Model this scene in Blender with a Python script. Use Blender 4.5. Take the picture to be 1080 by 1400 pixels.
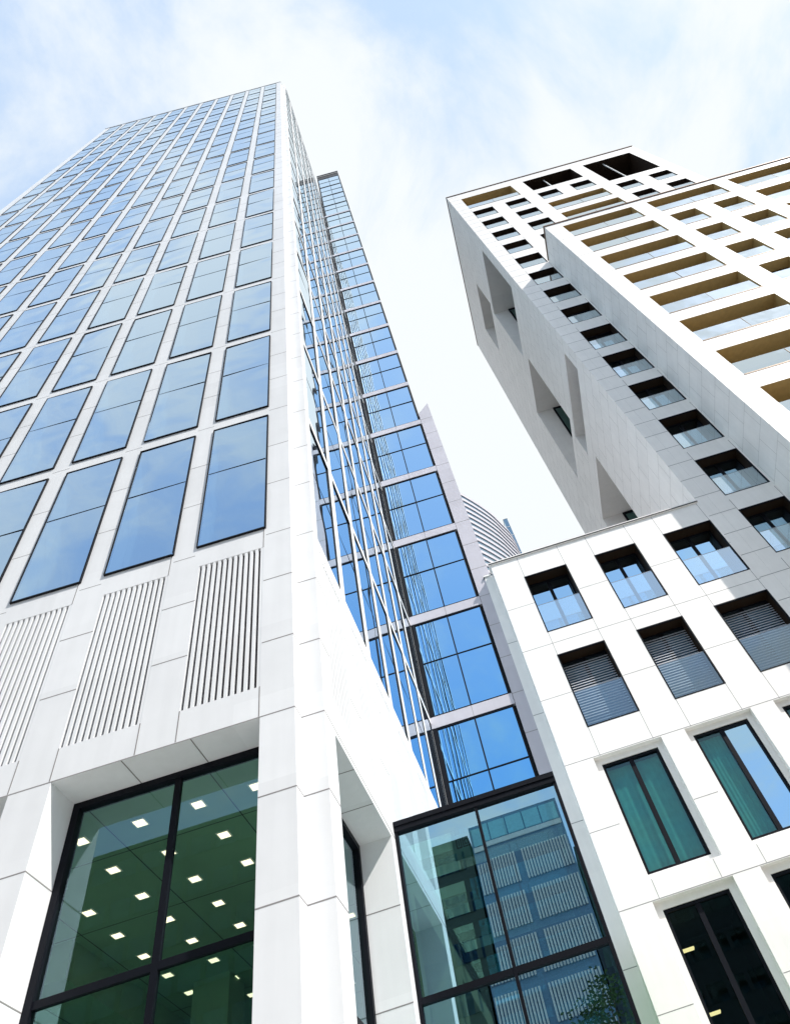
import bpy, math, random
from mathutils import Matrix, Vector
random.seed(7)
for o in list(bpy.data.objects): bpy.data.objects.remove(o)
SC = bpy.context.scene; COL = SC.collection

# ---------------------------------------------------------------- camera
cd = bpy.data.cameras.new('camera'); cam = bpy.data.objects.new('camera', cd); COL.objects.link(cam)
right = Vector((0.9562947, 0.20109246, -0.21227877)); down = Vector((-0.28867417, 0.76486658, -0.57588743)); fwd = Vector((0.04655831, 0.6119975, 0.78948805))
R3 = Matrix((right, -down, -fwd)).transposed()
cam.matrix_world = Matrix.Translation((0, 0, 0)) @ R3.to_4x4()
cd.sensor_fit = 'HORIZONTAL'; cd.sensor_width = 36; cd.lens = 970.936/1080*36
cd.shift_x = (540-641.803)/1080; cd.shift_y = 0
cd.clip_start = 0.05; cd.clip_end = 5000
SC.camera = cam

# ---------------------------------------------------------------- world, sun, exposure
tosun = Vector((0.80, -0.46, 1.0)).normalized()
elev = math.asin(tosun.z); az = math.atan2(tosun.x, tosun.y)
W = bpy.data.worlds.new('World'); SC.world = W; W.use_nodes = True
nt = W.node_tree; N = nt.nodes; L = nt.links; N.clear()
def nd(t, **k):
    n = N.new(t)
    for a, b in k.items(): setattr(n, a, b)
    return n
sky = nd('ShaderNodeTexSky', sky_type='NISHITA'); sky.sun_disc = False
sky.sun_elevation = elev; sky.sun_rotation = az; sky.air_density = 1.0; sky.dust_density = 1.6; sky.ozone_density = 1.5
tc = nd('ShaderNodeTexCoord')
sep = nd('ShaderNodeSeparateXYZ'); L.new(tc.outputs['Generated'], sep.inputs[0])
# project the direction on a cloud layer overhead
mz = nd('ShaderNodeMath', operation='MAXIMUM'); L.new(sep.outputs[2], mz.inputs[0]); mz.inputs[1].default_value = 0.0
mz2 = nd('ShaderNodeMath', operation='ADD'); L.new(mz.outputs[0], mz2.inputs[0]); mz2.inputs[1].default_value = 0.22
dx = nd('ShaderNodeMath', operation='DIVIDE'); L.new(sep.outputs[0], dx.inputs[0]); L.new(mz2.outputs[0], dx.inputs[1])
dy = nd('ShaderNodeMath', operation='DIVIDE'); L.new(sep.outputs[1], dy.inputs[0]); L.new(mz2.outputs[0], dy.inputs[1])
cmb = nd('ShaderNodeCombineXYZ'); L.new(dx.outputs[0], cmb.inputs[0]); L.new(dy.outputs[0], cmb.inputs[1]); cmb.inputs[2].default_value = 5.1
n1 = nd('ShaderNodeTexNoise'); n1.inputs['Scale'].default_value = 3.2; n1.inputs['Detail'].default_value = 9; n1.inputs['Roughness'].default_value = 0.60; n1.inputs['Distortion'].default_value = 0.35
L.new(cmb.outputs[0], n1.inputs['Vector'])
# more cloud to the north of the square (+Y), more open blue behind
yb = nd('ShaderNodeMapRange'); L.new(sep.outputs[1], yb.inputs[0])
yb.inputs[1].default_value = -0.15; yb.inputs[2].default_value = 0.42; yb.inputs[3].default_value = 0.065; yb.inputs[4].default_value = 0.30
ad = nd('ShaderNodeMath', operation='ADD'); L.new(n1.outputs['Fac'], ad.inputs[0]); L.new(yb.outputs[0], ad.inputs[1])
cr = nd('ShaderNodeMapRange', interpolation_type='SMOOTHSTEP'); L.new(ad.outputs[0], cr.inputs[0])
cr.inputs[1].default_value = 0.47; cr.inputs[2].default_value = 0.70; cr.inputs[3].default_value = 0.0; cr.inputs[4].default_value = 1.0
mix = nd('ShaderNodeMix', data_type='RGBA'); L.new(cr.outputs[0], mix.inputs[0])
hz = nd('ShaderNodeMix', data_type='RGBA'); hz.inputs[0].default_value = 0.5; L.new(sky.outputs[0], hz.inputs[6]); hz.inputs[7].default_value = (6.0, 7.8, 10.2, 1)
L.new(hz.outputs[2], mix.inputs[6]); mix.inputs[7].default_value = (6.1, 6.4, 6.55, 1)
bg = nd('ShaderNodeBackground'); bg.inputs[1].default_value = 0.11; L.new(mix.outputs[2], bg.inputs[0])
ow = nd('ShaderNodeOutputWorld'); L.new(bg.outputs[0], ow.inputs[0])

sl = bpy.data.lights.new('sun', 'SUN'); sl.energy = 3.9; sl.angle = math.radians(0.5); sl.color = (1.0, 0.95, 0.88)
sun = bpy.data.objects.new('sun', sl); COL.objects.link(sun); sun.rotation_euler = tosun.to_track_quat('Z', 'Y').to_euler(); sun.location = (30, -30, 60)
SC.view_settings.view_transform = 'Standard'; SC.view_settings.look = 'None'; SC.view_settings.gamma = 1; SC.view_settings.exposure = 0.50
try:
    SC.cycles.max_bounces = 10; SC.cycles.transparent_max_bounces = 24
except Exception: pass

# ---------------------------------------------------------------- materials
def newmat(name):
    m = bpy.data.materials.new(name); m.use_nodes = True
    return m, m.node_tree.nodes, m.node_tree.links, m.node_tree.nodes['Principled BSDF']
def plain(name, col, rough=0.5, metal=0.0, spec=0.5, nscale=6.0, namp=0.08):
    m, n, l, b = newmat(name)
    t = n.new('ShaderNodeTexCoord'); s = n.new('ShaderNodeTexNoise'); s.inputs['Scale'].default_value = nscale; s.inputs['Detail'].default_value = 5
    l.new(t.outputs['Object'], s.inputs['Vector'])
    r = n.new('ShaderNodeMapRange'); l.new(s.outputs['Fac'], r.inputs[0]); r.inputs[1].default_value = 0.3; r.inputs[2].default_value = 0.7
    r.inputs[3].default_value = 1-namp; r.inputs[4].default_value = 1+namp
    h = n.new('ShaderNodeHueSaturation'); h.inputs['Color'].default_value = (*col, 1); l.new(r.outputs[0], h.inputs['Value']); l.new(h.outputs[0], b.inputs['Base Color'])
    b.inputs['Roughness'].default_value = rough; b.inputs['Metallic'].default_value = metal; b.inputs['Specular IOR Level'].default_value = spec
    return m
def stone(name, col, cell=(1.39, 1.0, 1.12), var=0.05, rough=0.55):
    """cast stone panels: each panel of its own slight tone, fine grain, faint rain streaks"""
    m, n, l, b = newmat(name)
    t = n.new('ShaderNodeTexCoord')
    d = n.new('ShaderNodeVectorMath'); d.operation = 'DIVIDE'; l.new(t.outputs['Object'], d.inputs[0]); d.inputs[1].default_value = cell
    f = n.new('ShaderNodeVectorMath'); f.operation = 'FLOOR'; l.new(d.outputs[0], f.inputs[0])
    w = n.new('ShaderNodeTexWhiteNoise'); l.new(f.outputs[0], w.inputs[0])
    r = n.new('ShaderNodeMapRange'); l.new(w.outputs[0], r.inputs[0]); r.inputs[3].default_value = 1-var; r.inputs[4].default_value = 1+var*0.4
    s = n.new('ShaderNodeTexNoise'); s.inputs['Scale'].default_value = 2.2; s.inputs['Detail'].default_value = 8; l.new(t.outputs['Object'], s.inputs['Vector'])
    r2 = n.new('ShaderNodeMapRange'); l.new(s.outputs['Fac'], r2.inputs[0]); r2.inputs[1].default_value = .3; r2.inputs[2].default_value = .7; r2.inputs[3].default_value = 0.97; r2.inputs[4].default_value = 1.02
    mp = n.new('ShaderNodeMapping'); mp.inputs['Scale'].default_value = (5.5, 5.5, 0.35); l.new(t.outputs['Object'], mp.inputs[0])
    s3 = n.new('ShaderNodeTexNoise'); s3.inputs['Scale'].default_value = 1.6; s3.inputs['Detail'].default_value = 4; l.new(mp.outputs[0], s3.inputs['Vector'])
    r3 = n.new('ShaderNodeMapRange'); l.new(s3.outputs['Fac'], r3.inputs[0]); r3.inputs[1].default_value = .35; r3.inputs[2].default_value = .6; r3.inputs[3].default_value = 0.972; r3.inputs[4].default_value = 1.0
    a = n.new('ShaderNodeMath'); a.operation = 'MULTIPLY'; l.new(r.outputs[0], a.inputs[0]); l.new(r2.outputs[0], a.inputs[1])
    a2 = n.new('ShaderNodeMath'); a2.operation = 'MULTIPLY'; l.new(a.outputs[0], a2.inputs[0]); l.new(r3.outputs[0], a2.inputs[1])
    h = n.new('ShaderNodeHueSaturation'); h.inputs['Color'].default_value = (*col, 1); l.new(a2.outputs[0], h.inputs['Value']); l.new(h.outputs[0], b.inputs['Base Color'])
    g = n.new('ShaderNodeTexNoise'); g.inputs['Scale'].default_value = 90; l.new(t.outputs['Object'], g.inputs['Vector'])
    bp = n.new('ShaderNodeBump'); bp.inputs['Strength'].default_value = .08; bp.inputs['Distance'].default_value = .004; l.new(g.outputs['Fac'], bp.inputs['Height']); l.new(bp.outputs[0], b.inputs['Normal'])
    b.inputs['Roughness'].default_value = rough
    return m
def glass(name, tint_n, tint_g, f0, through, p=3.0, wob=0.0, wscale=0.6, rough=0.0):
    """coated facade glass: a tinted mirror over a tinted transparent (through) or opaque dark body"""
    m = bpy.data.materials.new(name); m.use_nodes = True; n = m.node_tree.nodes; l = m.node_tree.links; n.clear()
    lw = n.new('ShaderNodeLayerWeight'); lw.inputs[0].default_value = 0.5
    pw = n.new('ShaderNodeMath'); pw.operation = 'POWER'; l.new(lw.outputs['Facing'], pw.inputs[0]); pw.inputs[1].default_value = p
    fr = n.new('ShaderNodeMapRange'); l.new(pw.outputs[0], fr.inputs[0]); fr.inputs[3].default_value = f0; fr.inputs[4].default_value = 1.0
    mc = n.new('ShaderNodeMix'); mc.data_type = 'RGBA'; l.new(pw.outputs[0], mc.inputs[0]); mc.inputs[6].default_value = (*tint_n, 1); mc.inputs[7].default_value = (*tint_g, 1)
    gl = n.new('ShaderNodeBsdfGlossy'); gl.inputs['Roughness'].default_value = rough; l.new(mc.outputs[2], gl.inputs['Color'])
    if wob > 0:
        t = n.new('ShaderNodeTexCoord'); s = n.new('ShaderNodeTexNoise'); s.inputs['Scale'].default_value = wscale; s.inputs['Detail'].default_value = 1.0
        l.new(t.outputs['Object'], s.inputs['Vector'])
        bp = n.new('ShaderNodeBump'); bp.inputs['Strength'].default_value = 1.0; bp.inputs['Distance'].default_value = wob; l.new(s.outputs['Fac'], bp.inputs['Height'])
        l.new(bp.outputs[0], gl.inputs['Normal'])
    if through is not None:
        bd = n.new('ShaderNodeBsdfTransparent'); bd.inputs[0].default_value = (*through, 1)
    else:
        bd = n.new('ShaderNodeBsdfDiffuse'); bd.inputs[0].default_value = (0.010, 0.025, 0.05, 1)
    mx = n.new('ShaderNodeMixShader'); l.new(fr.outputs[0], mx.inputs[0]); l.new(bd.outputs[0], mx.inputs[1]); l.new(gl.outputs[0], mx.inputs[2])
    o = n.new('ShaderNodeOutputMaterial'); l.new(mx.outputs[0], o.inputs[0])
    return m
def emis(name, col, st):
    m, n, l, b = newmat(name); b.inputs['Base Color'].default_value = (*col, 1); b.inputs['Emission Color'].default_value = (*col, 1); b.inputs['Emission Strength'].default_value = st
    return m

M_stone = stone('white_cast_stone', (0.79, 0.805, 0.825))
M_stoneR = stone('white_stone_panels', (0.87, 0.845, 0.815), cell=(1.2, 1.2, 1.04), var=0.04)
M_jlight = plain('panel_joint_grey', (0.45, 0.43, 0.41), 0.9)
M_stoneG = stone('grey_lilac_stone', (0.50, 0.48, 0.53), cell=(3, 3, 1.36), var=0.05)
M_joint = plain('panel_joint_dark', (0.25, 0.24, 0.24), 0.9)
M_frame = plain('black_anodised_frame', (0.005, 0.006, 0.010), 0.55, 0.0, 0.12)
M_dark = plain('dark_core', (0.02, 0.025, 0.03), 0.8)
M_int = plain('interior_plaster', (0.66, 0.70, 0.70), 0.9)
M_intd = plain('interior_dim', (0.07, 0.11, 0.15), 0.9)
M_ceil = plain('green_grey_ceiling', (0.20, 0.34, 0.24), 0.8, nscale=1.0)
M_slot = plain('louvre_shadow_gap', (0.03, 0.02, 0.022), 0.9)
M_bronze = plain('bronze_soffit', (0.022, 0.011, 0.005), 0.7, 0.0, 0.2)
M_ochre = plain('ochre_loggia_lining', (0.44, 0.30, 0.12), 0.6)
M_metal = plain('grey_metal_cap', (0.30, 0.31, 0.33), 0.35, 0.8)
M_blind = plain('grey_blind_slat', (0.46, 0.48, 0.52), 0.5, 0.0)
M_curt = plain('teal_curtain', (0.11, 0.40, 0.36), 0.9)
M_green = plain('green_panel', (0.16, 0.30, 0.20), 0.7)
M_white = plain('white_enamel', (0.75, 0.76, 0.75), 0.5)
M_asph = plain('asphalt', (0.05, 0.05, 0.052), 0.9, nscale=30)
M_pave = stone('paving_stone', (0.42, 0.41, 0.39), cell=(0.6, 0.6, 1), var=0.12)
M_bark = plain('bark', (0.10, 0.07, 0.05), 0.9, nscale=20)
M_leaf = plain('leaf_green', (0.05, 0.10, 0.03), 0.6, nscale=3, namp=0.4)
M_light = emis('ceiling_lamp_glow', (1.0, 0.80, 0.60), 1.7)
M_warm = emis('warm_lamp_glow', (1.0, 0.62, 0.30), 3.0)
G_tower = glass('tower_glass', (0.36, 0.62, 0.92), (0.90, 0.97, 1.0), 0.52, (0.50, 0.68, 0.76), 1.6, 0.022, 0.8)
G_side = glass('tower_side_glass', (0.50, 0.75, 0.98), (0.92, 0.98, 1.0), 0.60, None, 2.0, 0.008, 0.5)
G_stair = glass('stair_glass', (0.05, 0.40, 0.80), (0.92, 1.0, 1.0), 0.85, None, 1.0, 0.004, 0.6)
G_big = glass('podium_glass', (0.55, 0.80, 0.95), (0.9, 0.97, 1.0), 0.16, (0.78, 0.92, 0.82), 4.0)
G_can = glass('vestibule_glass', (0.52, 0.84, 1.0), (0.9, 0.97, 1.0), 0.56, (0.42, 0.62, 0.52), 4.0)
G_apt = glass('apartment_glass', (0.50, 0.78, 1.0), (0.88, 0.96, 1.0), 0.70, (0.25, 0.42, 0.42), 3.0)
G_apd = glass('apartment_dark_glass', (0.30, 0.42, 0.45), (0.8, 0.9, 0.95), 0.16, (0.25, 0.38, 0.36), 4.0)
G_mid = glass('apartment_clear_glass', (0.30, 0.55, 0.65), (0.85, 0.95, 1.0), 0.14, (0.45, 0.68, 0.66), 3.0)
G_rail = glass('balustrade_glass', (0.80, 0.93, 1.0), (0.9, 0.97, 1.0), 0.50, (0.72, 0.84, 0.86), 3.0)
G_raild = glass('grey_balustrade_glass', (0.62, 0.78, 0.90), (0.9, 0.97, 1.0), 0.24, (0.55, 0.66, 0.70), 3.0)
G_far = glass('far_facade_glass', (0.55, 0.75, 0.85), (0.85, 0.95, 1.0), 0.4, None, 3.0)

# ---------------------------------------------------------------- mesh helpers
class MB:
    def __init__(s): s.v = []; s.f = []; s.m = []
    def quad(s, a, b, c, d, mi=0):
        i = len(s.v); s.v += [tuple(a), tuple(b), tuple(c), tuple(d)]; s.f.append((i, i+1, i+2, i+3)); s.m.append(mi)
    def poly(s, pts, mi=0):
        i = len(s.v); s.v += [tuple(p) for p in pts]; s.f.append(tuple(range(i, i+len(pts)))); s.m.append(mi)
    def box(s, x0, x1, y0, y1, z0, z1, mi=0, P=None):
        if x0 > x1: x0, x1 = x1, x0
        if y0 > y1: y0, y1 = y1, y0
        if z0 > z1: z0, z1 = z1, z0
        c = [(x0,y0,z0),(x1,y0,z0),(x1,y1,z0),(x0,y1,z0),(x0,y0,z1),(x1,y0,z1),(x1,y1,z1),(x0,y1,z1)]
        if P: c = [P(*q) for q in c]
        i = len(s.v); s.v += c
        for f in ((0,3,2,1),(4,5,6,7),(0,1,5,4),(1,2,6,5),(2,3,7,6),(3,0,4,7)):
            s.f.append(tuple(i+k for k in f)); s.m.append(mi)
    def build(s, name, mats, parent=None, recalc=False):
        me = bpy.data.meshes.new(name); me.from_pydata(s.v, [], s.f); 
        for m in (mats if isinstance(mats, (list, tuple)) else [mats]): me.materials.append(m)
        me.polygons.foreach_set('material_index', s.m); me.update()
        o = bpy.data.objects.new(name, me); COL.objects.link(o)
        if parent: o.parent = parent
        return o
def thing(name, label, cat, loc=(0,0,0), group=None):
    o = bpy.data.objects.new(name, None); COL.objects.link(o); o.empty_display_size = 0.5
    o['label'] = label; o['category'] = cat
    if group: o['group'] = group
    return o
# P(u, w, v): u along the face, w depth into the wall, v up
def PF(Y): return lambda u, w, v: (u, Y+w, v)             # face looking to -Y
def PXp(X): return lambda u, w, v: (X-w, u, v)            # face looking to +X, u = Y
def PXm(X): return lambda u, w, v: (X+w, u, v)            # face looking to -X, u = Y
def facade(mb, P, u0, u1, v0, v1, holes, mi=0, rmi=0):
    """flat wall with rectangular holes (a,b,c,d,depth[,reveal material]) and their reveals"""
    us = sorted({u0, u1} | {h[0] for h in holes} | {h[1] for h in holes}); vs = sorted({v0, v1} | {h[2] for h in holes} | {h[3] for h in holes})
    us = [u for u in us if u0 <= u <= u1]; vs = [v for v in vs if v0 <= v <= v1]
    for j in range(len(vs)-1):
        vm = (vs[j]+vs[j+1])/2; hs = sorted([h for h in holes if h[2] < vm < h[3]], key=lambda h: h[0])
        cur = u0
        for h in hs:
            if h[0] > cur: mb.quad(P(cur,0,vs[j]), P(h[0],0,vs[j]), P(h[0],0,vs[j+1]), P(cur,0,vs[j+1]), mi)
            cur = max(cur, h[1])
        if cur < u1: mb.quad(P(cur,0,vs[j]), P(u1,0,vs[j]), P(u1,0,vs[j+1]), P(cur,0,vs[j+1]), mi)
    for h in holes:
        a, b, c, d, w = h[:5]; m = h[5] if len(h) > 5 else rmi; ms = h[6] if len(h) > 6 else m
        mb.quad(P(a,0,c), P(a,w,c), P(a,w,d), P(a,0,d), m); mb.quad(P(b,0,c), P(b,w,c), P(b,w,d), P(b,0,d), m)
        mb.quad(P(a,0,d), P(b,0,d), P(b,w,d), P(a,w,d), ms); mb.quad(P(a,0,c), P(b,0,c), P(b,w,c), P(a,w,c), m)
def hj(mb, P, a, b, v, mi=1, t=0.012): mb.box(a, b, -0.002, 0.001, v-t/2, v+t/2, mi, P)
def vj(mb, P, u, c, d, mi=1, t=0.012): mb.box(u-t/2, u+t/2, -0.002, 0.001, c, d, mi, P)
def frame_rect(mb, P, a, b, c, d, t, w0, w1, mi=0):
    mb.box(a, b, w0, w1, d-t, d, mi, P); mb.box(a, b, w0, w1, c, c+t, mi, P)
    mb.box(a, a+t, w0, w1, c+t, d-t, mi, P); mb.box(b-t, b, w0, w1, c+t, d-t, mi, P)
def pane(mb, P, a, b, c, d, w, mi=0, tilt=0.0):
    """a sheet of glass; opposite corners pushed a few mm so that each sheet mirrors a slightly different bit of sky"""
    e = [random.uniform(-tilt, tilt) for _ in range(2)]
    mb.quad(P(a, w+e[0]+e[1], c), P(b, w-e[0]+e[1], c), P(b, w-e[0]-e[1], d), P(a, w+e[0]-e[1], d), mi)

GZ = -1.6
# ================================================================ GROUND
def structure(o): o['kind'] = 'structure'; return o
mb = MB(); mb.quad((-900,-900,GZ-.02), (900,-900,GZ-.02), (900,900,GZ-.02), (-900,900,GZ-.02)); structure(mb.build('ground', M_asph))
mb = MB(); mb.box(-60, 60, -12, 40, GZ-.019, GZ+.001, 0); structure(mb.build('pavement', M_pave))

# ================================================================ OFFICE TOWER (left)
tower = thing('office_tower', 'tall white office tower on the left, rows of blue windows above a louvred podium', 'tower')
Y0 = 6.0; XP1 = -2.079; YS = 6.21; X2 = -1.815; YC = 16.45; TOP = 75.6; XL = -18.0
NR = 17; RP = 3.92; B0 = 8.78; T0 = 12.34; BW = 1.392; WR = -2.452; WW = 1.05
F = PF(Y0); F2 = PF(YS); S = PXp(X2)
wfront = []; wside = []
for j in range(NR):
    for i in range(11):
        b = WR - i*BW; wfront.append((i, j, b-WW, b, B0+RP*j, T0+RP*j))
    ys = [6.43] + [7.68+1.453*k for k in range(6)] + [YC+.12]
    for k in range(7):
        a = ys[k] + (0 if k == 0 else .12); b = ys[k+1] - .12
        if b - a > .4: wside.append((k, j, a, b, B0+RP*j-.04, T0+.12+RP*j))
REC = 0.05
holesF = [(a, b, c, d, 0.30) for (_, _, a, b, c, d) in wfront]
louvF = []
for i in range(11):
    b = -2.487 - i*BW; louvF.append((b-.935, b, 5.755, 8.345))
holesF += [(a, b, c, d, .12) for a, b, c, d in louvF]
openF = [(-4.79-2.784*k, -2.475-2.784*k, GZ, 5.31) for k in range(5)]
holesF += [(a, b, c, d, .475) for a, b, c, d in openF]
mb = MB(); facade(mb, F, XL, XP1, GZ, TOP, holesF)
# corner steps
mb.quad((XP1,Y0,GZ), (XP1,YS,GZ), (XP1,YS,TOP), (XP1,Y0,TOP)); mb.quad((XP1,YS,GZ), (X2,YS,GZ), (X2,YS,TOP-.5), (XP1,YS,TOP-.5))
holesS = [(a, b, c, d, 0.30) for (_, _, a, b, c, d) in wside]
louvS = [(7.68+1.453*k+.24, 7.68+1.453*(k+1)-.24, 5.755, 8.345) for k in range(-1, 6)]; louvS[0] = (6.58, 7.44, 5.755, 8.345)
openS = [(6.57, 8.95, GZ, 5.24), (9.95, 12.3, GZ, 4.9), (13.2, 15.6, GZ, 4.9)]
holesS += [(a, b, c, d, .12) for a, b, c, d in louvS] + [(a, b, c, d, .46) for a, b, c, d in openS]
facade(mb, S, YS, YC+2, GZ, TOP, holesS)
# far faces, roof and parapet coping
mb.quad((XL,Y0,GZ), (XL,24,GZ), (XL,24,TOP), (XL,Y0,TOP)); mb.quad((XL,24,GZ), (X2,24,GZ), (X2,24,TOP), (XL,24,TOP))
mb.quad((X2,YC+2,GZ), (X2,24,GZ), (X2,24,TOP), (X2,YC+2,TOP))
mb.quad((XL,Y0,TOP), (XP1,Y0,TOP), (XP1,24,TOP), (XL,24,TOP)); mb.quad((XP1,YS,TOP-.5), (X2,YS,TOP-.5), (X2,24,TOP-.5), (XP1,24,TOP-.5))
# panel joints
for v in (-.4, .9, 2.2, 3.25, 4.33, 6.44, 7.6): 
    hj(mb, F, -2.473, XP1, v); hj(mb, F2, XP1, X2, v); hj(mb, S, YS, YS+.355, v)
    hj(mb, PXp(XP1), Y0, YS, v)
hj(mb, F, XL, XP1, 5.317); hj(mb, F2, XP1, X2, 5.317); hj(mb, PXp(XP1), Y0, YS, 5.317); hj(mb, S, YS, YC, 5.317)
for k in range(5):
    a, b, c, d = openF[k]
    for v in (.9, 3.25, 4.33): 
        if k: hj(mb, F, b, openF[k-1][0], v)
        hj(mb, PXp(a), Y0, Y0+.47, v)
    for u in (a+.77, a+1.54):
        mb.box(u-.006, u+.006, Y0, Y0+.474, 5.307, 5.309, 1)
for i in range(11):
    a, b, c, d = louvF[i]
    vj(mb, F, a, 5.33, c); vj(mb, F, b, 5.33, c); vj(mb, F, b, d, B0)
    for v in (6.62, 7.62): hj(mb, F, a-.45, a, v)
for v in (3.25, 4.33, 2.2): hj(mb, PF(8.95), -2.27, X2, v)
for v in (7.6, 6.44): 
    for k in range(6): hj(mb, S, louvS[k][1], louvS[k+1][0], v)
for u in (7.3, 8.1): mb.box(-2.27, X2, u-.006, u+.006, 5.237, 5.239, 1)
for j in range(NR):
    z = B0+RP*j
    for v in (z-.16, z+1.2, z+2.4):
        hj(mb, F, WR+.002, XP1, v, t=.008); hj(mb, F2, XP1, X2, v+.05, t=.008); hj(mb, S, YS, 6.42, v+.05, t=.008)
        if j < 6:
            for i in range(10): hj(mb, F, WR-WW-i*BW-.33, WR-WW-i*BW-.01, v, t=.007)
# small fixing bolts under the podium ledge
for k in range(90):
    mb.box(6.5+k*.11-.008, 6.5+k*.11+.008, -.004, .001, 8.48, 8.50, 1, S)
mb.build('wall', [M_stone, M_joint], tower)
mb = MB(); mb.box(XL-.02, XP1+.02, Y0-.03, Y0+.4, TOP+.001, TOP+.12); mb.box(X2-.4, X2+.03, YS+.5, YC+2, TOP+.001, TOP+.10); mb.build('roof_coping', M_metal, tower)
# rooms behind the glass: slabs, partitions at the mullions, a dim back wall
mb = MB()
for j in range(NR+1):
    z = B0+RP*j-.36 if j < NR else TOP-.5
    mb.box(XL+.1, X2-.35, Y0+.31, Y0+3.0, z+.02, z+.34, 0)
for i in range(12):
    u = WR+.17-BW*i
    mb.box(u-.05, u+.05, Y0+.31, Y0+.85, B0+.05, TOP-.6, 0)
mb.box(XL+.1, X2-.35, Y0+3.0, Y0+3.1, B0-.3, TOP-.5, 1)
mb.build('interior', [M_int, M_intd], tower)
mb = MB(); mb.box(XL+.1, X2-.33, Y0+3.2, 23.9, B0-.3, TOP-.5, 0); mb.build('core', M_dark, tower)
def tower_win(P, a, b, c, d, gmat, mf, mg, tilt, w=0.045, mid=True):
    if gmat is G_side: w = 0.012; frame_rect(mf, P, a+.001, b-.001, c+.001, d-.001, .014, .004, w+.05)
    else: w = -.03; frame_rect(mf, P, a+.001, b-.001, c+.001, d-.001, .022, w, .02)
    if mid: mf.box(a+.033, b-.033, w+(.004 if gmat is G_side else .003), w+.03, c+1.985, c+2.0, 0, P)
    pane(mg, P, a+.012, b-.012, c+.012, d-.012, w+.008, 0, tilt)
big = []
for (i, j, a, b, c, d) in wfront: big.append((F, a, b, c, d, G_tower, i <= 6 and j <= 9))
for (k, j, a, b, c, d) in wside: big.append((S, a, b, c, d, G_side, j <= 3 and k <= 5))
mfS = MB(); mgS = MB(); mgS2 = MB(); cnt = 0
for (P, a, b, c, d, g, sep_) in big:
    if sep_ and cnt < 100:
        cnt += 1; mf = MB(); mg = MB(); tower_win(P, a, b, c, d, g, mf, mg, .007)
        w = mf.build('window', M_frame, tower); mg.build('pane', g, w)
    else:
        tower_win(P, a, b, c, d, g, mfS, mgS if g is G_tower else mgS2, .0025)
o = mfS.build('upper_windows', M_frame, tower); o['kind'] = 'stuff'
o2 = mgS.build('glazing', G_tower, o); o3 = mgS2.build('side_glazing', G_side, o)
# louvre panels
def louvre(P, a, b, c, d, n, parent):
    mb = MB(); mb.box(a+.001, b-.001, .05, .11, c+.001, d-.001, 1, P)
    p = (b-a)/n
    for k in range(n): mb.box(a+p*k+.039, a+p*(k+1), .003, .049, c+.001, d-.001, 0, P)
    return mb.build('louvre_panel', [M_stone, M_slot], parent)
for q in louvF: louvre(F, *q, 12, tower)
for q in louvS: louvre(S, *q, 12, tower)
# podium windows
def big_window(P, a, b, c, d, mull, trans, parent, w=.475, t=.075, fr=.09):
    mb = MB(); frame_rect(mb, P, a+.002, b-.002, c, d-.002, t, w-.02, w+fr)
    for m in mull: mb.box(m-.034, m+.034, w-.005, w+.05, c+t, d-t, 0, P)
    xs = [a+t] + list(mull) + [b-t]
    for v in trans:
        for k in range(len(xs)-1):
            mb.box(xs[k]+(.0341 if k else 0), xs[k+1]-(.0341 if k < len(xs)-2 else 0), w-.003, w+.045, v-.036, v+.036, 0, P)
    win = mb.build('window', M_frame, parent)
    vs = [c+t] + list(trans) + [d-t]
    for k in range(len(xs)-1):
        for q in range(len(vs)-1):
            g = MB(); g.quad(P(xs[k], w+.025, vs[q]), P(xs[k+1], w+.025, vs[q]), P(xs[k+1], w+.025, vs[q+1]), P(xs[k], w+.025, vs[q+1])); g.build('pane', G_big, win)
    return win
for k, (a, b, c, d) in enumerate(openF): big_window(F, a, b, c, d, [(-3.595-2.784*k)], [3.29, 1.2], tower)
for (a, b, c, d) in openS: big_window(S, a, b, c, d, [], [3.0, 1.2], tower, w=.46)
# podium hall: ceiling, walls, floor, lamps
HX0, HX1, HY0, HY1, HC = -16.5, -2.42, 6.65, 19.0, 5.6
mb = MB(); mb.box(HX0, HX1, HY0-.04, HY1, HC, HC+.15); 
for v in range(7): mb.box(HX0, HX1, 8.0+v*1.55-.006, 8.0+v*1.55+.006, HC-.003, HC-.001, 1)
for v in range(7): mb.box(-3.5-v*1.48-.006, -3.5-v*1.48+.006, HY0, HY1, HC-.003, HC-.001, 1)
mb.box(-7.2, -6.6, 9.6, 16, HC-.5, HC-.001); mb.box(-16, -5.0, 14.0, 14.6, HC-.7, HC-.001)
mb.build('hall_ceiling', [M_ceil, M_dark], tower)
mb = MB(); mb.box(HX0, HX1, HY1, HY1+.1, GZ, HC); mb.box(HX0-.1, HX0, HY0, HY1+.1, GZ, HC); mb.box(HX0, HX1, HY0, HY1, GZ, GZ+.02)
for cx, cy in ((-5.6, 12.2), (-9.2, 10.0), (-4.0, 15.0)): mb.box(cx-.3, cx+.3, cy-.3, cy+.3, GZ+.02, HC-.001)
mb.build('hall_interior', M_ceil, tower)
for r in range(9):
    for q in range(9):
        x = -3.125-.741*q; y = 7.52+.776*r
        if -7.2 < x < -6.6 and y > 9.6: continue
        m = MB(); m.box(x-.085, x+.085, y-.085, y+.085, HC-.008, HC-.0005, 1); m.box(x-.065, x+.065, y-.065, y+.065, HC-.012, HC-.0081, 0)
        m.build('ceiling_lamp', [M_light, M_white], tower)

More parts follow.
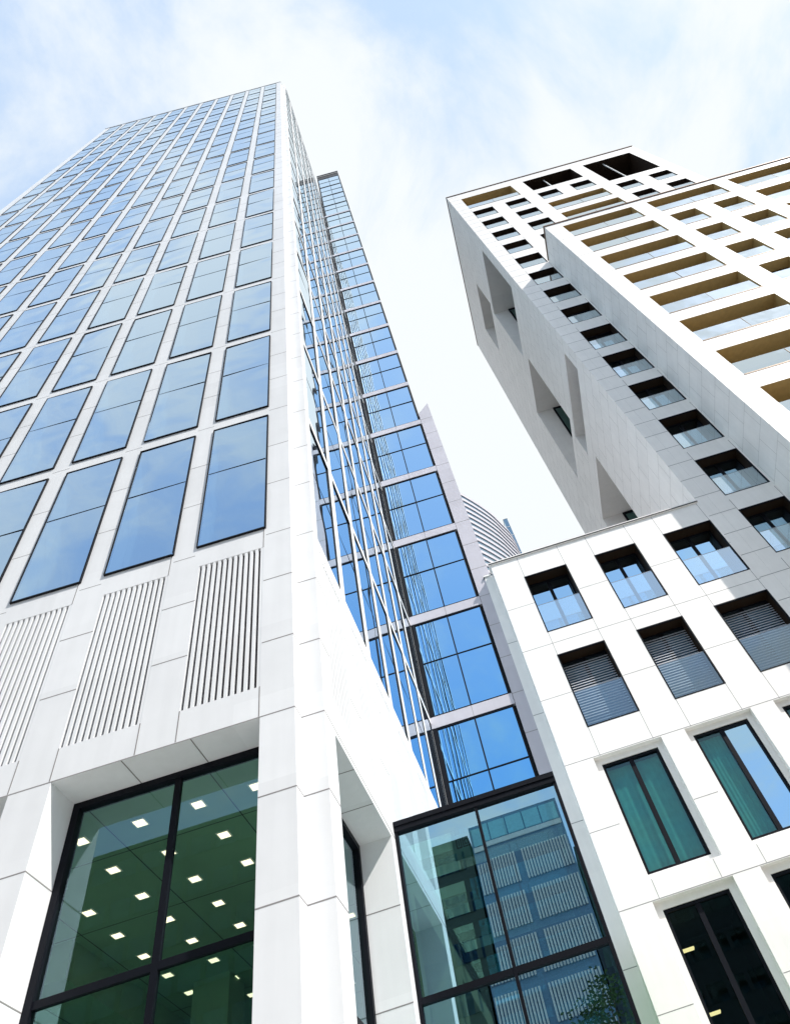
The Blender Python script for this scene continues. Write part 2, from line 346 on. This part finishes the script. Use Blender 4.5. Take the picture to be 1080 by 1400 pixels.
# ================================================================ STAIR TOWER (blue glass, centre)
stair = thing('glass_tower', 'slim blue glass tower with pale floor bands, right of the white office tower', 'tower')
SX1 = 0.54; P4 = 4.09; Fs = PF(YC)
mb = MB()
mb.box(X2-.0, SX1+.06, YC+.12, YC+7, GZ, 88.0, 0); mb.build('core', M_dark, stair)
nb = 22
for n in range(-2, nb-3):
    zb = 12.28+P4*n; h = .37 if n < 15 else .07
    mb = MB(); mb.box(X2+.001, SX1+.05, YC-.015, YC+.11, zb, zb+h, 0)
    mb.box(-.606, -.594, YC-.018, YC-.0151, zb, zb+h, 1)
    mb.build('floor_band', [M_stoneG if n < 15 else M_metal, M_joint], stair)
for n in range(-3, nb-4):
    z0 = 12.28+P4*n+(.37 if n < 15 else .07); z1 = 12.28+P4*(n+1)
    if n == -3: z0 = GZ
    z1 = min(z1, 88.0)
    mf = MB(); frame_rect(mf, Fs, X2+.002, SX1, z0+.001, z1-.001, .05, .0, .06)
    mf.box(-.62, -.58, .002, .055, z0+.051, z1-.051, 0, Fs)
    zt = (z0+2.02) if z1-z0 > 2.5 else None
    if zt: mf.box(X2+.131, -.6201, .006, .05, zt-.013, zt+.013, 0, Fs); mf.box(-.5799, SX1-.051, .006, .05, zt-.013, zt+.013, 0, Fs)
    mf.box(X2+.052, X2+.13, -.004, .058, z0+.052, z1-.052, 0, Fs)
    w = mf.build('window', M_frame, stair)
    zs = [z0+.03] + ([zt] if zt else []) + [z1-.03]; xs = [X2+.03, -.6, SX1-.03]
    mg = MB()
    for a in range(2):
        for q in range(len(zs)-1): pane(mg, Fs, xs[a], xs[a+1], zs[q], zs[q+1], .03, 0, .003)
    mg.build('pane', G_stair, w)
mb = MB(); mb.box(X2, SX1+.07, YC-.02, YC+.1, 88.001, 88.06); mb.build('roof_coping', M_metal, stair)
# stone flank
mb = MB()
x0, x1, ya, yb_ = SX1+.062, 1.16, YC+.0, YC+5
zl, zr = 29.6, 30.35
c = [(x0,ya,GZ),(x1,ya,GZ),(x1,yb_,GZ),(x0,yb_,GZ),(x0,ya,zl),(x1,ya,zr),(x1,yb_,zr),(x0,yb_,zl)]
for f in ((4,5,6,7),(0,1,5,4),(1,2,6,5),(2,3,7,6),(3,0,4,7)): mb.poly([c[k] for k in f])
for k in range(23): hj(mb, Fs, x0+.001, x1-.001, -1.0+1.363*k, 1, .02)
mb.build('stone_flank', [M_stoneG, M_joint], stair)

# ================================================================ GLASS VESTIBULE
ves = thing('glass_vestibule', 'black framed glass entrance box full of reflections between two white stone walls', 'vestibule')
VX0, VX1, VY, VZ = X2+.004, .526, 9.17, 5.54; V = PF(VY)
mb = MB()
mb.box(VX0, VX1, VY-.03, VY+.10, VZ-.07, VZ, 0); mb.box(VX0, VX1, VY-.015, VY+.10, VZ-.145, VZ-.075, 0)
mb.box(VX0, VX0+.04, VY, VY+.1, GZ, VZ-.146); mb.box(VX1-.045, VX1, VY, VY+.1, GZ, VZ-.146)
mb.box(-.665, -.628, VY-.004, VY+.09, GZ, VZ-.146)
for v in (3.31, 1.1):
    mb.box(VX0+.041, -.6651, VY+.001, VY+.09, v-.035, v+.035); mb.box(-.6279, VX1-.046, VY+.001, VY+.09, v-.035, v+.035)
mb.build('front_frame', M_frame, ves)
xs = [VX0+.03, -.646, VX1-.03]; zs = [GZ, 1.1, 3.31, VZ-.1]
for a in range(2):
    for q in range(3):
        g = MB(); pane(g, V, xs[a], xs[a+1], zs[q], zs[q+1], .045, 0, .003); g.build('front_pane', G_can, ves)
# roof: beams and glass
mb = MB()
for k in range(6):
    y = VY+.14+k*1.42; mb.box(VX0+.02, VX1-.05, y-.05, y+.05, VZ-.28, VZ-.15)
mb.box(VX0, VX0+.05, VY+.1, YC-.05, VZ-.2, VZ-.02); mb.box(VX1-.06, VX1, VY+.1, YC-.05, VZ-.2, VZ-.02); mb.build('roof_beams', M_frame, ves)
g = MB(); g.quad((VX0+.05,VY+.1,VZ-.05),(VX1-.06,VY+.1,VZ-.05),(VX1-.06,YC-.06,VZ-.05),(VX0+.05,YC-.06,VZ-.05)); g.build('roof_pane', G_can, ves)
# ribbed green inner wall on the right, dark return at its head
mb = MB(); mb.box(VX1-.05, VX1-.012, VY+.12, YC-.06, GZ, VZ-.21)
for k in range(56): y = VY+.16+k*.125; mb.box(VX1-.075, VX1-.0501, y, y+.07, GZ, VZ-.75)
mb.build('ribbed_wall', M_green, ves)
mb = MB()
for z in (4.55, 3.75, 2.95, 2.15): mb.box(VX1-.16, VX1-.076, VY+.14, YC-.08, z, z+.13)
mb.build('wall_rails', M_frame, ves)
# dark sign board with its outlined mark
SGY = 9.46
mb = MB(); x0, x1, z0, z1 = -1.10, -.69, 4.92, 5.25
mb.box(x0, x1, SGY, SGY+.05, z0, z1, 0)
def ring(mb, a, b, c, d, t): mb.box(a, b, SGY-.006, SGY-.001, d-t, d, 1); mb.box(a, b, SGY-.006, SGY-.001, c, c+t, 1); mb.box(a, a+t, SGY-.006, SGY-.001, c+t, d-t, 1); mb.box(b-t, b, SGY-.006, SGY-.001, c+t, d-t, 1)
ring(mb, -1.045, -.965, 5.05, 5.20, .018); ring(mb, -.955, -.845, 5.05, 5.20, .018)
mb.box(-1.012, -.998, SGY-.006, SGY-.001, 5.088, 5.162, 1); ring(mb, -.928, -.872, 5.085, 5.165, .016)
mb.build('sign_board', [plain('petrol_board', (0.20, 0.40, 0.40), .6), M_frame], ves)

# ================================================================ HOUSING (right): window unit
def apt_window(parent, P, a, b, c, d, dep, kind='door', lining=None, rail=True):
    """recessed window: lining, dark edge trim, two casements, glass balustrade, optional blind"""
    lin = lining or M_bronze
    mb = MB()
    t = .035
    # edge trim just proud of the stone
    frame_rect(mb, P, a+.001, b-.001, c+.001, d-.001, t, -.006, .05)
    # lining
    mb.box(a+.001, a+.02, .051, dep, c+.02, d-.02, 1, P); mb.box(b-.02, b-.001, .051, dep, c+.02, d-.02, 1, P)
    mb.box(a+.001, b-.001, .051, dep, d-.0199, d-.001, 1, P); mb.box(a+.001, b-.001, .051, dep, c+.001, c+.0199, 1, P)
    # casement frames
    w = dep-.10; m = a+(b-a)*.5; f = .055
    frame_rect(mb, P, a+.021, b-.021, c+.021, d-.021, f, w, w+.07)
    mb.box(m-.05, m+.05, w-.004, w+.066, c+.08, d-.08, 0, P)
    win = mb.build('window', [M_frame, lin], parent)
    for (x0, x1) in ((a+.07, m-.04), (m+.04, b-.07)):
        g = MB(); pane(g, P, x0, x1, c+.07, d-.07, w+.03, 0, .003); g.build('pane', G_apt, win)
    if kind == 'blind':
        s = MB(); zb = c+.06; n = int((d-.10-zb)/.085)
        for k in range(n):
            z = zb+.085*k
            i = len(s.v)
            s.v += [P(a+.03, w-.075, z+.004), P(b-.03, w-.075, z+.004), P(b-.03, w-.040, z+.062), P(a+.03, w-.040, z+.062),
                    P(a+.03, w-.071, z+.001), P(b-.03, w-.071, z+.001), P(b-.03, w-.036, z+.059), P(a+.03, w-.036, z+.059)]
            for q in ((0,1,2,3),(4,7,6,5),(0,4,5,1),(2,6,7,3)): s.f.append(tuple(i+e for e in q)); s.m.append(0)
        s.build('blind', M_blind, win)
    if rail:
        zt = c+(d-c)*.46
        r = MB(); r.quad(P(a+.036, .03, c+.036), P(b-.036, .03, c+.036), P(b-.036, .03, zt), P(a+.036, .03, zt), 0)
        r.box(a+.036, b-.036, .024, .036, zt, zt+.012, 1, P)
        r.build('balustrade', [G_rail if kind != 'blind' else G_raild, M_metal], win)
    return win
def room(mb, P, a, b, c, d, w0, w1, mi=0):
    mb.box(a-.05, b+.05, w1, w1+.05, c-.05, d+.05, mi, P)
    mb.box(a-.06, a-.05, w0, w1, c, d, mi, P); mb.box(b+.05, b+.06, w0, w1, c, d, mi, P)
    mb.box(a-.05, b+.05, w0, w1, d+.001, d+.05, mi, P); mb.box(a-.05, b+.05, w0, w1, c-.05, c-.001, mi, P)

# ================================================================ LOW HOUSING BLOCK
Y3 = 16.0; A = PF(Y3)
low = thing('apartment_block', 'low white stone apartment block with a row of drawn grey blinds', 'building')
LX0, LX1, LTOP = 1.25, 8.59, 17.5
cols = [(2.145, 3.575), (4.53, 5.935), (6.885, 8.53)]
dep = .52
lowwin = []
for (a, b) in cols:
    lowwin.append((a, b, 14.0, 16.53, 'door')); lowwin.append((a, b, 10.56, 13.10, 'blind'))
deepw = []
for (a, b) in cols:
    for (c, d) in ((6.62, 9.69), (2.30, 6.17), (-1.6, 1.75)): deepw.append((a-.165, b+.175, c, d))
mb = MB()
facade(mb, A, LX0, LX1, GZ, LTOP, [(a, b, c, d, dep) for a, b, c, d, k in lowwin] + [(a, b, c, d, .14) for a, b, c, d in deepw])
# second step of the deep surrounds
for (a, b, c, d) in deepw:
    facade(mb, PF(Y3+.14), a, b, c, d, [(a+.15, b-.16, c+.14, d-.15, .14)])
mb.quad((LX0,Y3,GZ), (LX0,Y3+.42,GZ), (LX0,Y3+.42,LTOP), (LX0,Y3,LTOP))
# stepped flank
mb.box(.95, LX0-.001, Y3+.42, Y3+.62, GZ, 17.47); mb.box(.99, LX0-.001, Y3+.621, Y3+1.1, GZ, 17.3)
for k in range(7): mb.box(.96, .99, Y3+.7+k*.5, Y3+.7+k*.5+.3, GZ, 17.2)
mb.box(.992, LX0, Y3+1.101, Y3+9, GZ, 17.3)
mb.quad((LX0,Y3,LTOP), (LX1,Y3,LTOP), (LX1,Y3+9,LTOP), (LX0,Y3+9,LTOP)); mb.quad((LX0,Y3+9,GZ), (LX1,Y3+9,GZ), (LX1,Y3+9,LTOP), (LX0,Y3+9,LTOP))
bandz = [16.75, 13.78, 13.3, 9.78, 6.21, 2.0]
for v in (13.55, 9.72, 6.19): hj(mb, A, LX0, LX1, v, t=.016)
for v in (4.29, 7.94, 11.75, 15.3, 2.1, .3): 
    segs = [LX0, ] 
    last = LX0
    for (a, b) in cols:
        e = .17 if v < 10 else 0
        hj(mb, A, last, a-e-.01, v, t=.014); last = b+e+.015
    hj(mb, A, last, LX1, v, t=.014)
for (a, b) in cols:
    for u in (a+.02, b-.02):
        vj(mb, A, u, 16.53+.01, LTOP); vj(mb, A, u, 13.1, 14.0); vj(mb, A, u, 9.7, 10.56); vj(mb, A, u-.02, 6.2, 6.6)
for v in (11.69, 8.5, 14.4, 5.3): hj(mb, PF(Y3+.42), .952, LX0-.003, v, t=.016)
mb.build('wall', [M_stoneR, M_joint], low)
mb = MB(); mb.box(LX0-.06, LX1-.001, Y3-.05, Y3+.35, LTOP+.002, LTOP+.09); mb.box(LX0-.065, LX1-.001, Y3-.055, Y3-.0501, LTOP-.0, LTOP+.05, 1)
mb.box(.93, LX0-.061, Y3+.38, Y3+.8, 17.48, 17.54); mb.box(.925, .935, Y3+.376, Y3+9, 17.42, 17.50, 1); mb.build('roof_coping', [M_stoneR, M_frame], low)
mb = MB()
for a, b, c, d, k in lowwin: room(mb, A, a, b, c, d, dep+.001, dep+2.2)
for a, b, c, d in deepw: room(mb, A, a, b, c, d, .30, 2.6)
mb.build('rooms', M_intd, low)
for a, b, c, d, k in lowwin: apt_window(low, A, a, b, c, d, dep, k)
def deep_window(parent, a, b, c, d, dark, curtain=True):
    P = PF(Y3+.14); a, b, c, d = a+.15, b-.16, c+.14, d-.15
    mb = MB(); frame_rect(mb, P, a+.002, b-.002, c+.002, d-.002, .06, .03, .13)
    m = a+(b-a)*.5; mb.box(m-.055, m+.055, .05, .12, c+.06, d-.06, 0, P)
    win = mb.build('window', M_frame, parent)
    for (x0, x1) in ((a+.05, m-.05), (m+.05, b-.05)):
        g = MB(); pane(g, P, x0, x1, c+.05, d-.05, .09, 0, .004); g.build('pane', G_apd if dark else (G_mid if (x0 < m-.06 or a < 3) else G_apt), win)
    if curtain:
        cu = MB(); n = 60; x0 = a+.04; x1 = a+(b-a)*(.96 if a < 3 else .47)
        for k in range(n):
            xa = x0+(x1-x0)*k/n; xb = x0+(x1-x0)*(k+1)/n; wa = .22+.006*math.sin(k*.7+a); wb = .22+.006*math.sin((k+1)*.7+a)
            cu.quad(P(xa, wa, c+.1), P(xb, wb, c+.1), P(xb, wb, d-.1), P(xa, wa, d-.1))
        cu.build('curtain', M_curt, win)
    return win
for i, (a, b, c, d) in enumerate(deepw):
    lvl = i % 3; w = deep_window(low, a, b, c, d, lvl > 0, lvl == 0)
# warm lamps in the dark rooms
for (x, y, z) in ((2.45, 17.3, 5.55), (2.42, 17.25, 4.35)):
    m = MB(); m.box(x-.14, x+.14, y-.07, y+.07, z, z+.03); m.build('room_lamp', M_warm, low)

# ================================================================ HIGH HOUSING TOWER
hi = thing('apartment_tower', 'tall white stone apartment tower on the right with ochre loggias', 'tower')
HX0_, HX1_, HTOP, HB = 8.59, 25.15, 62.95, 29.7
fw = []
tops = [16.59+3.115*k for k in range(14)]
for k in range(-3, 14): fw.append((9.54, 11.17, 16.59+3.115*k-2.27+(.0 if k < 6 else .25), 16.59+3.115*k))
for k in range(9, 14): fw.append((12.2, 13.8, 16.59+3.115*k-1.95, 16.59+3.115*k))
fw += [(17.48, 19.05, 55.15, 57.1), (14.85, 16.4, 55.2, 57.1), (20.08, 21.58, 52.05, 53.95), (20.08, 21.58, 48.95, 50.92), (22.65, 24.2, 52.05, 54.0), (22.65, 24.2, 48.95, 50.9)]
lg = [(9.54, 13.8, 58.2, 61.4), (14.76, 19.07, 51.98, 54.05), (14.76, 19.07, 48.9, 50.95)]
bigs = [(14.88, 19.05, 58.2, 61.5), (20.08, 24.2, 55.2, 61.35)]
mb = MB()
facade(mb, A, HX0_, HX1_, GZ, HTOP, [(a, b, c, d, dep) for a, b, c, d in fw] + [(a, b, c, d, 1.5, 2) for a, b, c, d in lg] + [(a, b, c, d, 2.2, 3) for a, b, c, d in bigs])
Lf = PXm(HX0_)
so = [(16.85, 21.7, 42.4, 50.5), (21.2, 25.25, 51.4, 56.2), (21.15, 25.3, 32.7, 41.0), (16.8, 21.9, 30.0, 32.0), (21.1, 25.3, 20.2, 28.65)]
facade(mb, Lf, Y3, HB, 17.0, HTOP, [(a, b, c, d, 3.4) for a, b, c, d in so])
mb.quad((HX0_,HB,GZ), (HX1_,HB,GZ), (HX1_,HB,HTOP), (HX0_,HB,HTOP)); mb.quad((HX1_,Y3,GZ), (HX1_,HB,GZ), (HX1_,HB,HTOP), (HX1_,Y3,HTOP))
mb.quad((HX0_,Y3,HTOP), (HX1_,Y3,HTOP), (HX1_,HB,HTOP), (HX0_,HB,HTOP))
# joints on the front strip
for k in range(-4, 15):
    z = 16.59+3.115*k+.12
    for v in (z, z+1.05 if True else z, z+2.1):
        hj(mb, A, HX0_, 9.53, v, t=.02)
vj(mb, A, 9.0, GZ, HTOP, t=.001)
for k in range(-3, 14):
    z = 16.59+3.115*k; vj(mb, A, 9.55, z, z+.6, t=.016); vj(mb, A, 11.16, z, z+.6, t=.016)
# running-bond joints on the flank
def bond(mb, P, u0, u1, v0, v1, h, holes, seed, L_=1.5, mi=4):
    rnd = random.Random(seed); v = v0; r = 0
    while v < v1:
        cuts = sorted([(x[0], x[1]) for x in holes if x[2]-.02 < v < x[3]+.02]); cur = u0
        for (x, y) in cuts:
            if x > cur: hj(mb, P, cur, x, v, mi=mi, t=.010)
            cur = y
        if cur < u1: hj(mb, P, cur, u1, v, mi=mi, t=.010)
        u = u0 + (L_*.5 if r % 2 else 0) + L_*.3
        while u < u1:
            vm = v+h/2
            if not any(x[0]-.05 < u < x[1]+.05 and x[2]-h < vm < x[3]+h for x in holes): vj(mb, P, u, v, min(v+h, v1), mi=mi, t=.010)
            u += L_
        v += h; r += 1
bond(mb, Lf, Y3, HB, 17.6, HTOP-.1, 1.04, so, 3, 1.5, 4)
# projecting part
YP = 13.9; XP = 11.22; PX1 = 29.0; PT = 42.55; Pp = PF(YP)
loggia = []; sq = []
rt = [41.83, 38.72, 35.62, 32.50, 29.40, 26.34, 23.18, 20.0, 16.9, 13.8]
for k, z in enumerate(rt): loggia.append((12.13, 16.42, z-2.12, z))
loggia.append((17.38, 21.63, rt[0]-2.12, rt[0]))
for k, z in enumerate(rt): loggia.append((22.49, 26.9, z-2.12, z))
for k, z in enumerate(rt[1:]): sq.append((17.41, 18.93, z-2.02, z)); sq.append((19.97, 21.5, z-2.02, z))
facade(mb, Pp, XP, PX1, GZ, PT, [(a, b, c, d, 1.3, 2) for a, b, c, d in loggia] + [(a, b, c, d, .6, 2) for a, b, c, d in sq])
mb.quad((XP,YP,GZ), (XP,Y3-.001,GZ), (XP,Y3-.001,PT), (XP,YP,PT)); mb.quad((PX1,YP,GZ), (PX1,Y3,GZ), (PX1,Y3,PT), (PX1,YP,PT))
mb.quad((XP,YP,PT), (PX1,YP,PT), (PX1,Y3,PT), (XP,Y3,PT))
bond(mb, PXm(XP), YP, Y3-.01, 10.0, PT, 1.04, [], 5, 1.1, 4)
for k, z in enumerate(rt):
    hj(mb, Pp, XP, 12.12, z-2.2, t=.016); hj(mb, Pp, XP, 12.12, z-1.1, t=.014); hj(mb, Pp, 16.43, 17.4, z-2.2, t=.014); hj(mb, Pp, 21.64, 22.48, z-2.2, t=.014)
mb.build('wall', [M_stoneR, M_joint, M_ochre, M_bronze, M_jlight], hi)
mb = MB()
mb.box(HX0_-.05, HX1_, Y3-.06, Y3+.3, HTOP+.002, HTOP+.09, 0); mb.box(HX0_-.05, HX0_+.3, Y3+.301, HB, HTOP+.002, HTOP+.09, 0)
mb.box(XP-.06, PX1, YP-.06, YP+.3, PT+.002, PT+.09, 0); mb.box(XP-.06, XP+.3, YP+.301, Y3-.07, PT+.002, PT+.09, 0)
mb.build('roof_coping', plain('bronze_coping', (0.16, 0.10, 0.07), .5, .5), hi)
mb = MB()
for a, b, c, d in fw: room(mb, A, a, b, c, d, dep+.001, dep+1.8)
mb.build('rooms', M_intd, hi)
for a, b, c, d in fw: apt_window(hi, A, a, b, c, d, dep, 'door')
def loggia_unit(P, a, b, c, d, w, parent, rail_h=.95, brail=True, posts=(), lin=M_ochre):
    mb = MB(); frame_rect(mb, P, a+.01, b-.01, c+.01, d-.01, .06, w-.08, w-.001)
    n = max(2, int((b-a)/1.1))
    for k in range(1, n): x = a+(b-a)*k/n; mb.box(x-.03, x+.03, w-.075, w-.002, c+.07, d-.07, 0, P)
    mb.box(a+.0, b-.0, w, w+.1, c, d, 1, P)
    win = mb.build('loggia', [M_frame, lin], parent)
    g = MB(); g.quad(P(a+.03, w-.04, c+.03), P(b-.03, w-.04, c+.03), P(b-.03, w-.04, d-.03), P(a+.03, w-.04, d-.03)); g.build('pane', G_apt, win)
    if brail:
        r = MB(); xs = [a+.02]+list(posts)+[b-.02]
        for k in range(len(xs)-1):
            pane(r, P, xs[k]+.01, xs[k+1]-.01, c+.03, c+rail_h, .05, 0, .006)
        for x in posts: r.box(x-.006, x+.006, .04, .06, c+.03, c+rail_h, 1, P)
        r.box(a+.001, b-.001, -.012, .03, c-.07, c-.001, 1, P)
        r.build('balustrade', [G_rail2, M_edge], win)
    return win
G_rail2 = glass('loggia_balustrade_glass', (0.80, 0.92, 1.0), (0.9, 0.97, 1.0), 0.62, (0.75, 0.85, 0.86), 3.0, 0.01, 1.2)
M_edge = plain('bronze_edge', (0.10, 0.06, 0.03), .5, .5)
for a, b, c, d in loggia: loggia_unit(Pp, a, b, c, d, 1.3, hi, .98, True, ((a+b)/2,))
for a, b, c, d in sq: loggia_unit(Pp, a, b, c, d, .6, hi, .92, True, ())
for a, b, c, d in lg: loggia_unit(A, a, b, c, d, 1.5, hi, 1.0, True, ((a+b)/2,))
for a, b, c, d in bigs:
    loggia_unit(A, a, b, c, d, 2.2, hi, 1.0, False, (), M_bronze)
    r = MB(); m = a+(b-a)*.43; r.box(m-.035, m+.035, .3, .37, c, d-.001, 0, A); r.build('loggia_post', M_white, hi)
# deep openings in the flank: back wall, glazed far wall
for (a, b, c, d) in so:
    mb = MB(); mb.box(HX0_+3.4, HX0_+3.5, a-.1, b+.1, c-.1, d+.1, 1)
    x0 = HX0_+1.1; x1 = HX0_+3.3
    frame_rect(mb, PF(b-.09), x0, x1, c+.1, d-.08, .1, 0, .085)
    w = mb.build('flank_window', [M_frame, M_stoneR], hi)
    g = MB(); g.quad((x0+.05,b-.05,c+.15),(x1-.05,b-.05,c+.15),(x1-.05,b-.05,d-.12),(x0+.05,b-.05,d-.12)); g.build('pane', G_apd, w)

# ================================================================ DISTANT TOWERS
far = thing('round_tower', 'distant round tower with thin grey floor rings seen in the gap between buildings', 'tower')
pts = [(0.4, 61.0), (4.656, 65.326), (8.223, 70.251), (9.744, 73.503), (11.001, 76.19), (11.951, 81.726), (11.6, 88), (8, 94), (-2, 96), (-10, 90), (-12, 75), (-6, 63)]
mb = MB(); H = 90
def smooth(p, n=3):
    for _ in range(n):
        q = []
        for i in range(len(p)):
            a, b = p[i], p[(i+1) % len(p)]; q += [(a[0]*.75+b[0]*.25, a[1]*.75+b[1]*.25), (a[0]*.25+b[0]*.75, a[1]*.25+b[1]*.75)]
        p = q
    return p
pl = smooth(pts, 2); cx = sum(p[0] for p in pl)/len(pl); cy = sum(p[1] for p in pl)/len(pl)
for i in range(len(pl)):
    a, b = pl[i], pl[(i+1) % len(pl)]; mb.quad((*a, GZ), (*b, GZ), (*b, H), (*a, H))
mb.poly([(*p, H) for p in pl]); fb = mb.build('glass_wall', G_far, far)
mb = MB()
sc = lambda p, e: (p[0]+(p[0]-cx)*e, p[1]+(p[1]-cy)*e)
for k in range(60):
    z = H-.3-1.45*k
    for i in range(len(pl)):
        a, b = pl[i], pl[(i+1) % len(pl)]; ao, bo = sc(a, .012), sc(b, .012); h = .62
        mb.quad((*ao, z-h), (*bo, z-h), (*bo, z), (*ao, z)); mb.quad((*a, z-h), (*b, z-h), (*bo, z-h), (*ao, z-h)); mb.quad((*a, z), (*b, z), (*bo, z), (*ao, z))
mb.build('floor_rings', M_stoneG, far)
slim = thing('slim_tower', 'thin pale blue tower edge rising just behind the distant round tower', 'tower')
mb = MB(); mb.box(14.1, 15.0, 100, 112, GZ, 122.7); mb.build('glass_wall', G_far, slim)
mb = MB()
for k in range(40): mb.box(14.05, 15.05, 99.95, 112.05, 122.8-k*3, 122.9-k*3)
mb.build('floor_bands', M_white, slim)

# ================================================================ ACROSS THE SQUARE (seen in reflections)
def across(name, label, x0, x1, y, top, wallm, pitch, louv):
    t = thing(name, label, 'building')
    mb = MB(); mb.box(x0, x1, y-14, y, GZ, top, 0); mb.build('wall', wallm, t)
    mb = MB(); mg = MB(); z = top-1.2
    while z > 2:
        mg.box(x0+.6, x1-.6, y+.01, y+.05, z-pitch*.45, z, 0)
        if louv:
            x = x0+.6
            while x < x1-.7: mb.box(x, x+.22, y+.02, y+.18, z-pitch*.95, z-pitch*.47); x += .42
        else:
            x = x0+.6
            while x < x1-.7: mb.box(x, x+.4, y+.02, y+.10, z-pitch*.45, z); x += 2.1
        z -= pitch
    mg.build('window_bands', G_apd, t); mb.build('cladding', M_white if louv else wallm, t)
    return t
M_g1 = plain('dark_green_cladding', (0.035, 0.06, 0.05), .7); M_g2 = plain('slate_cladding', (0.05, 0.07, 0.09), .7)
across('office_building', 'tall dark green office building mirrored in the large podium window', -60, -14, -40, 37.5, M_g1, 3.4, False)
across('office_building', 'low dark green office building mirrored left in the glass entrance box', -13.9, -5.8, -40, 32, M_g1, 3.4, False)
ribb = thing('ribbed_building', 'pale ribbed office building mirrored in the glass entrance box', 'building')
mb = MB(); mb.box(-5.6, 2.3, -54, -40, GZ, 32.6, 0); mb.build('wall', plain('blue_grey_cladding', (0.16, 0.27, 0.40), .7), ribb)
mb = MB(); z = 29.2
mb.box(-5.5, 2.2, -39.99, -39.9, 30.3, 30.7)
while z > 1:
    x = -5.5
    while x < 2.15:
        if not (-2.3 < x < -1.9): mb.box(x, x+.14, -39.99, -39.85, z-2.45, z)
        x += .25
    z -= 3.2
mb.build('ribs', M_white, ribb)
mg = MB()
for k in range(5): mg.box(-5.4+k*1.52, -5.4+k*1.52+1.4, -39.985, -39.93, 30.8, 32.3)
mg.build('top_windows', plain('pale_cyan_panel', (0.30, 0.62, 0.72), .3), ribb)
across('office_building', 'dark slate building mirrored in the lowest right hand windows', 2.5, 60, -42, 29, M_g2, 3.4, False)

def tree(x, y, h, r, label, seed):
    rnd = random.Random(seed); t = thing('street_tree', label, 'tree')
    mb = MB()
    def limb(p, q, r0, r1, n=7):
        p = Vector(p); q = Vector(q); d = (q-p).normalized(); s = d.orthogonal().normalized(); u = d.cross(s); i = len(mb.v)
        for k in range(n): a = 2*math.pi*k/n; mb.v.append(tuple(p+(s*math.cos(a)+u*math.sin(a))*r0))
        for k in range(n): a = 2*math.pi*k/n; mb.v.append(tuple(q+(s*math.cos(a)+u*math.sin(a))*r1))
        for k in range(n): mb.f.append((i+k, i+(k+1) % n, i+n+(k+1) % n, i+n+k)); mb.m.append(0)
    zc = GZ+h*.62
    limb((x,y,GZ), (x+.1,y,GZ+h*.4), .2, .14); limb((x+.1,y,GZ+h*.4), (x,y+.1,GZ+h*.85), .14, .04)
    tips = []
    for k in range(26):
        a = rnd.uniform(0, 6.28); e = rnd.uniform(-.3, 1.2); q = Vector((x+math.cos(a)*math.cos(e)*r*rnd.uniform(.5, .95), y+math.sin(a)*math.cos(e)*r*rnd.uniform(.5, .95), zc+math.sin(e)*h*.36*rnd.uniform(.6, 1)))
        limb((x, y, GZ+h*rnd.uniform(.35, .7)), q, .06, .015, 5); tips.append(q)
    mb.build('trunk', M_bark, t)
    lf = MB()
    for q in tips:
        for k in range(170):
            c = q+Vector((rnd.gauss(0, .36), rnd.gauss(0, .36), rnd.gauss(0, .28))); a = Vector((rnd.uniform(-1, 1), rnd.uniform(-1, 1), rnd.uniform(-.5, .5))).normalized(); b = a.orthogonal().normalized(); s = rnd.uniform(.05, .1)
            lf.quad(c-a*s, c-b*s*.5, c+a*s, c+b*s*.5)
    lf.build('crown', M_leaf, t)
tree(1.0, -9.7, 11.0, 2.2, 'green street tree mirrored in the glass entrance box', 4)
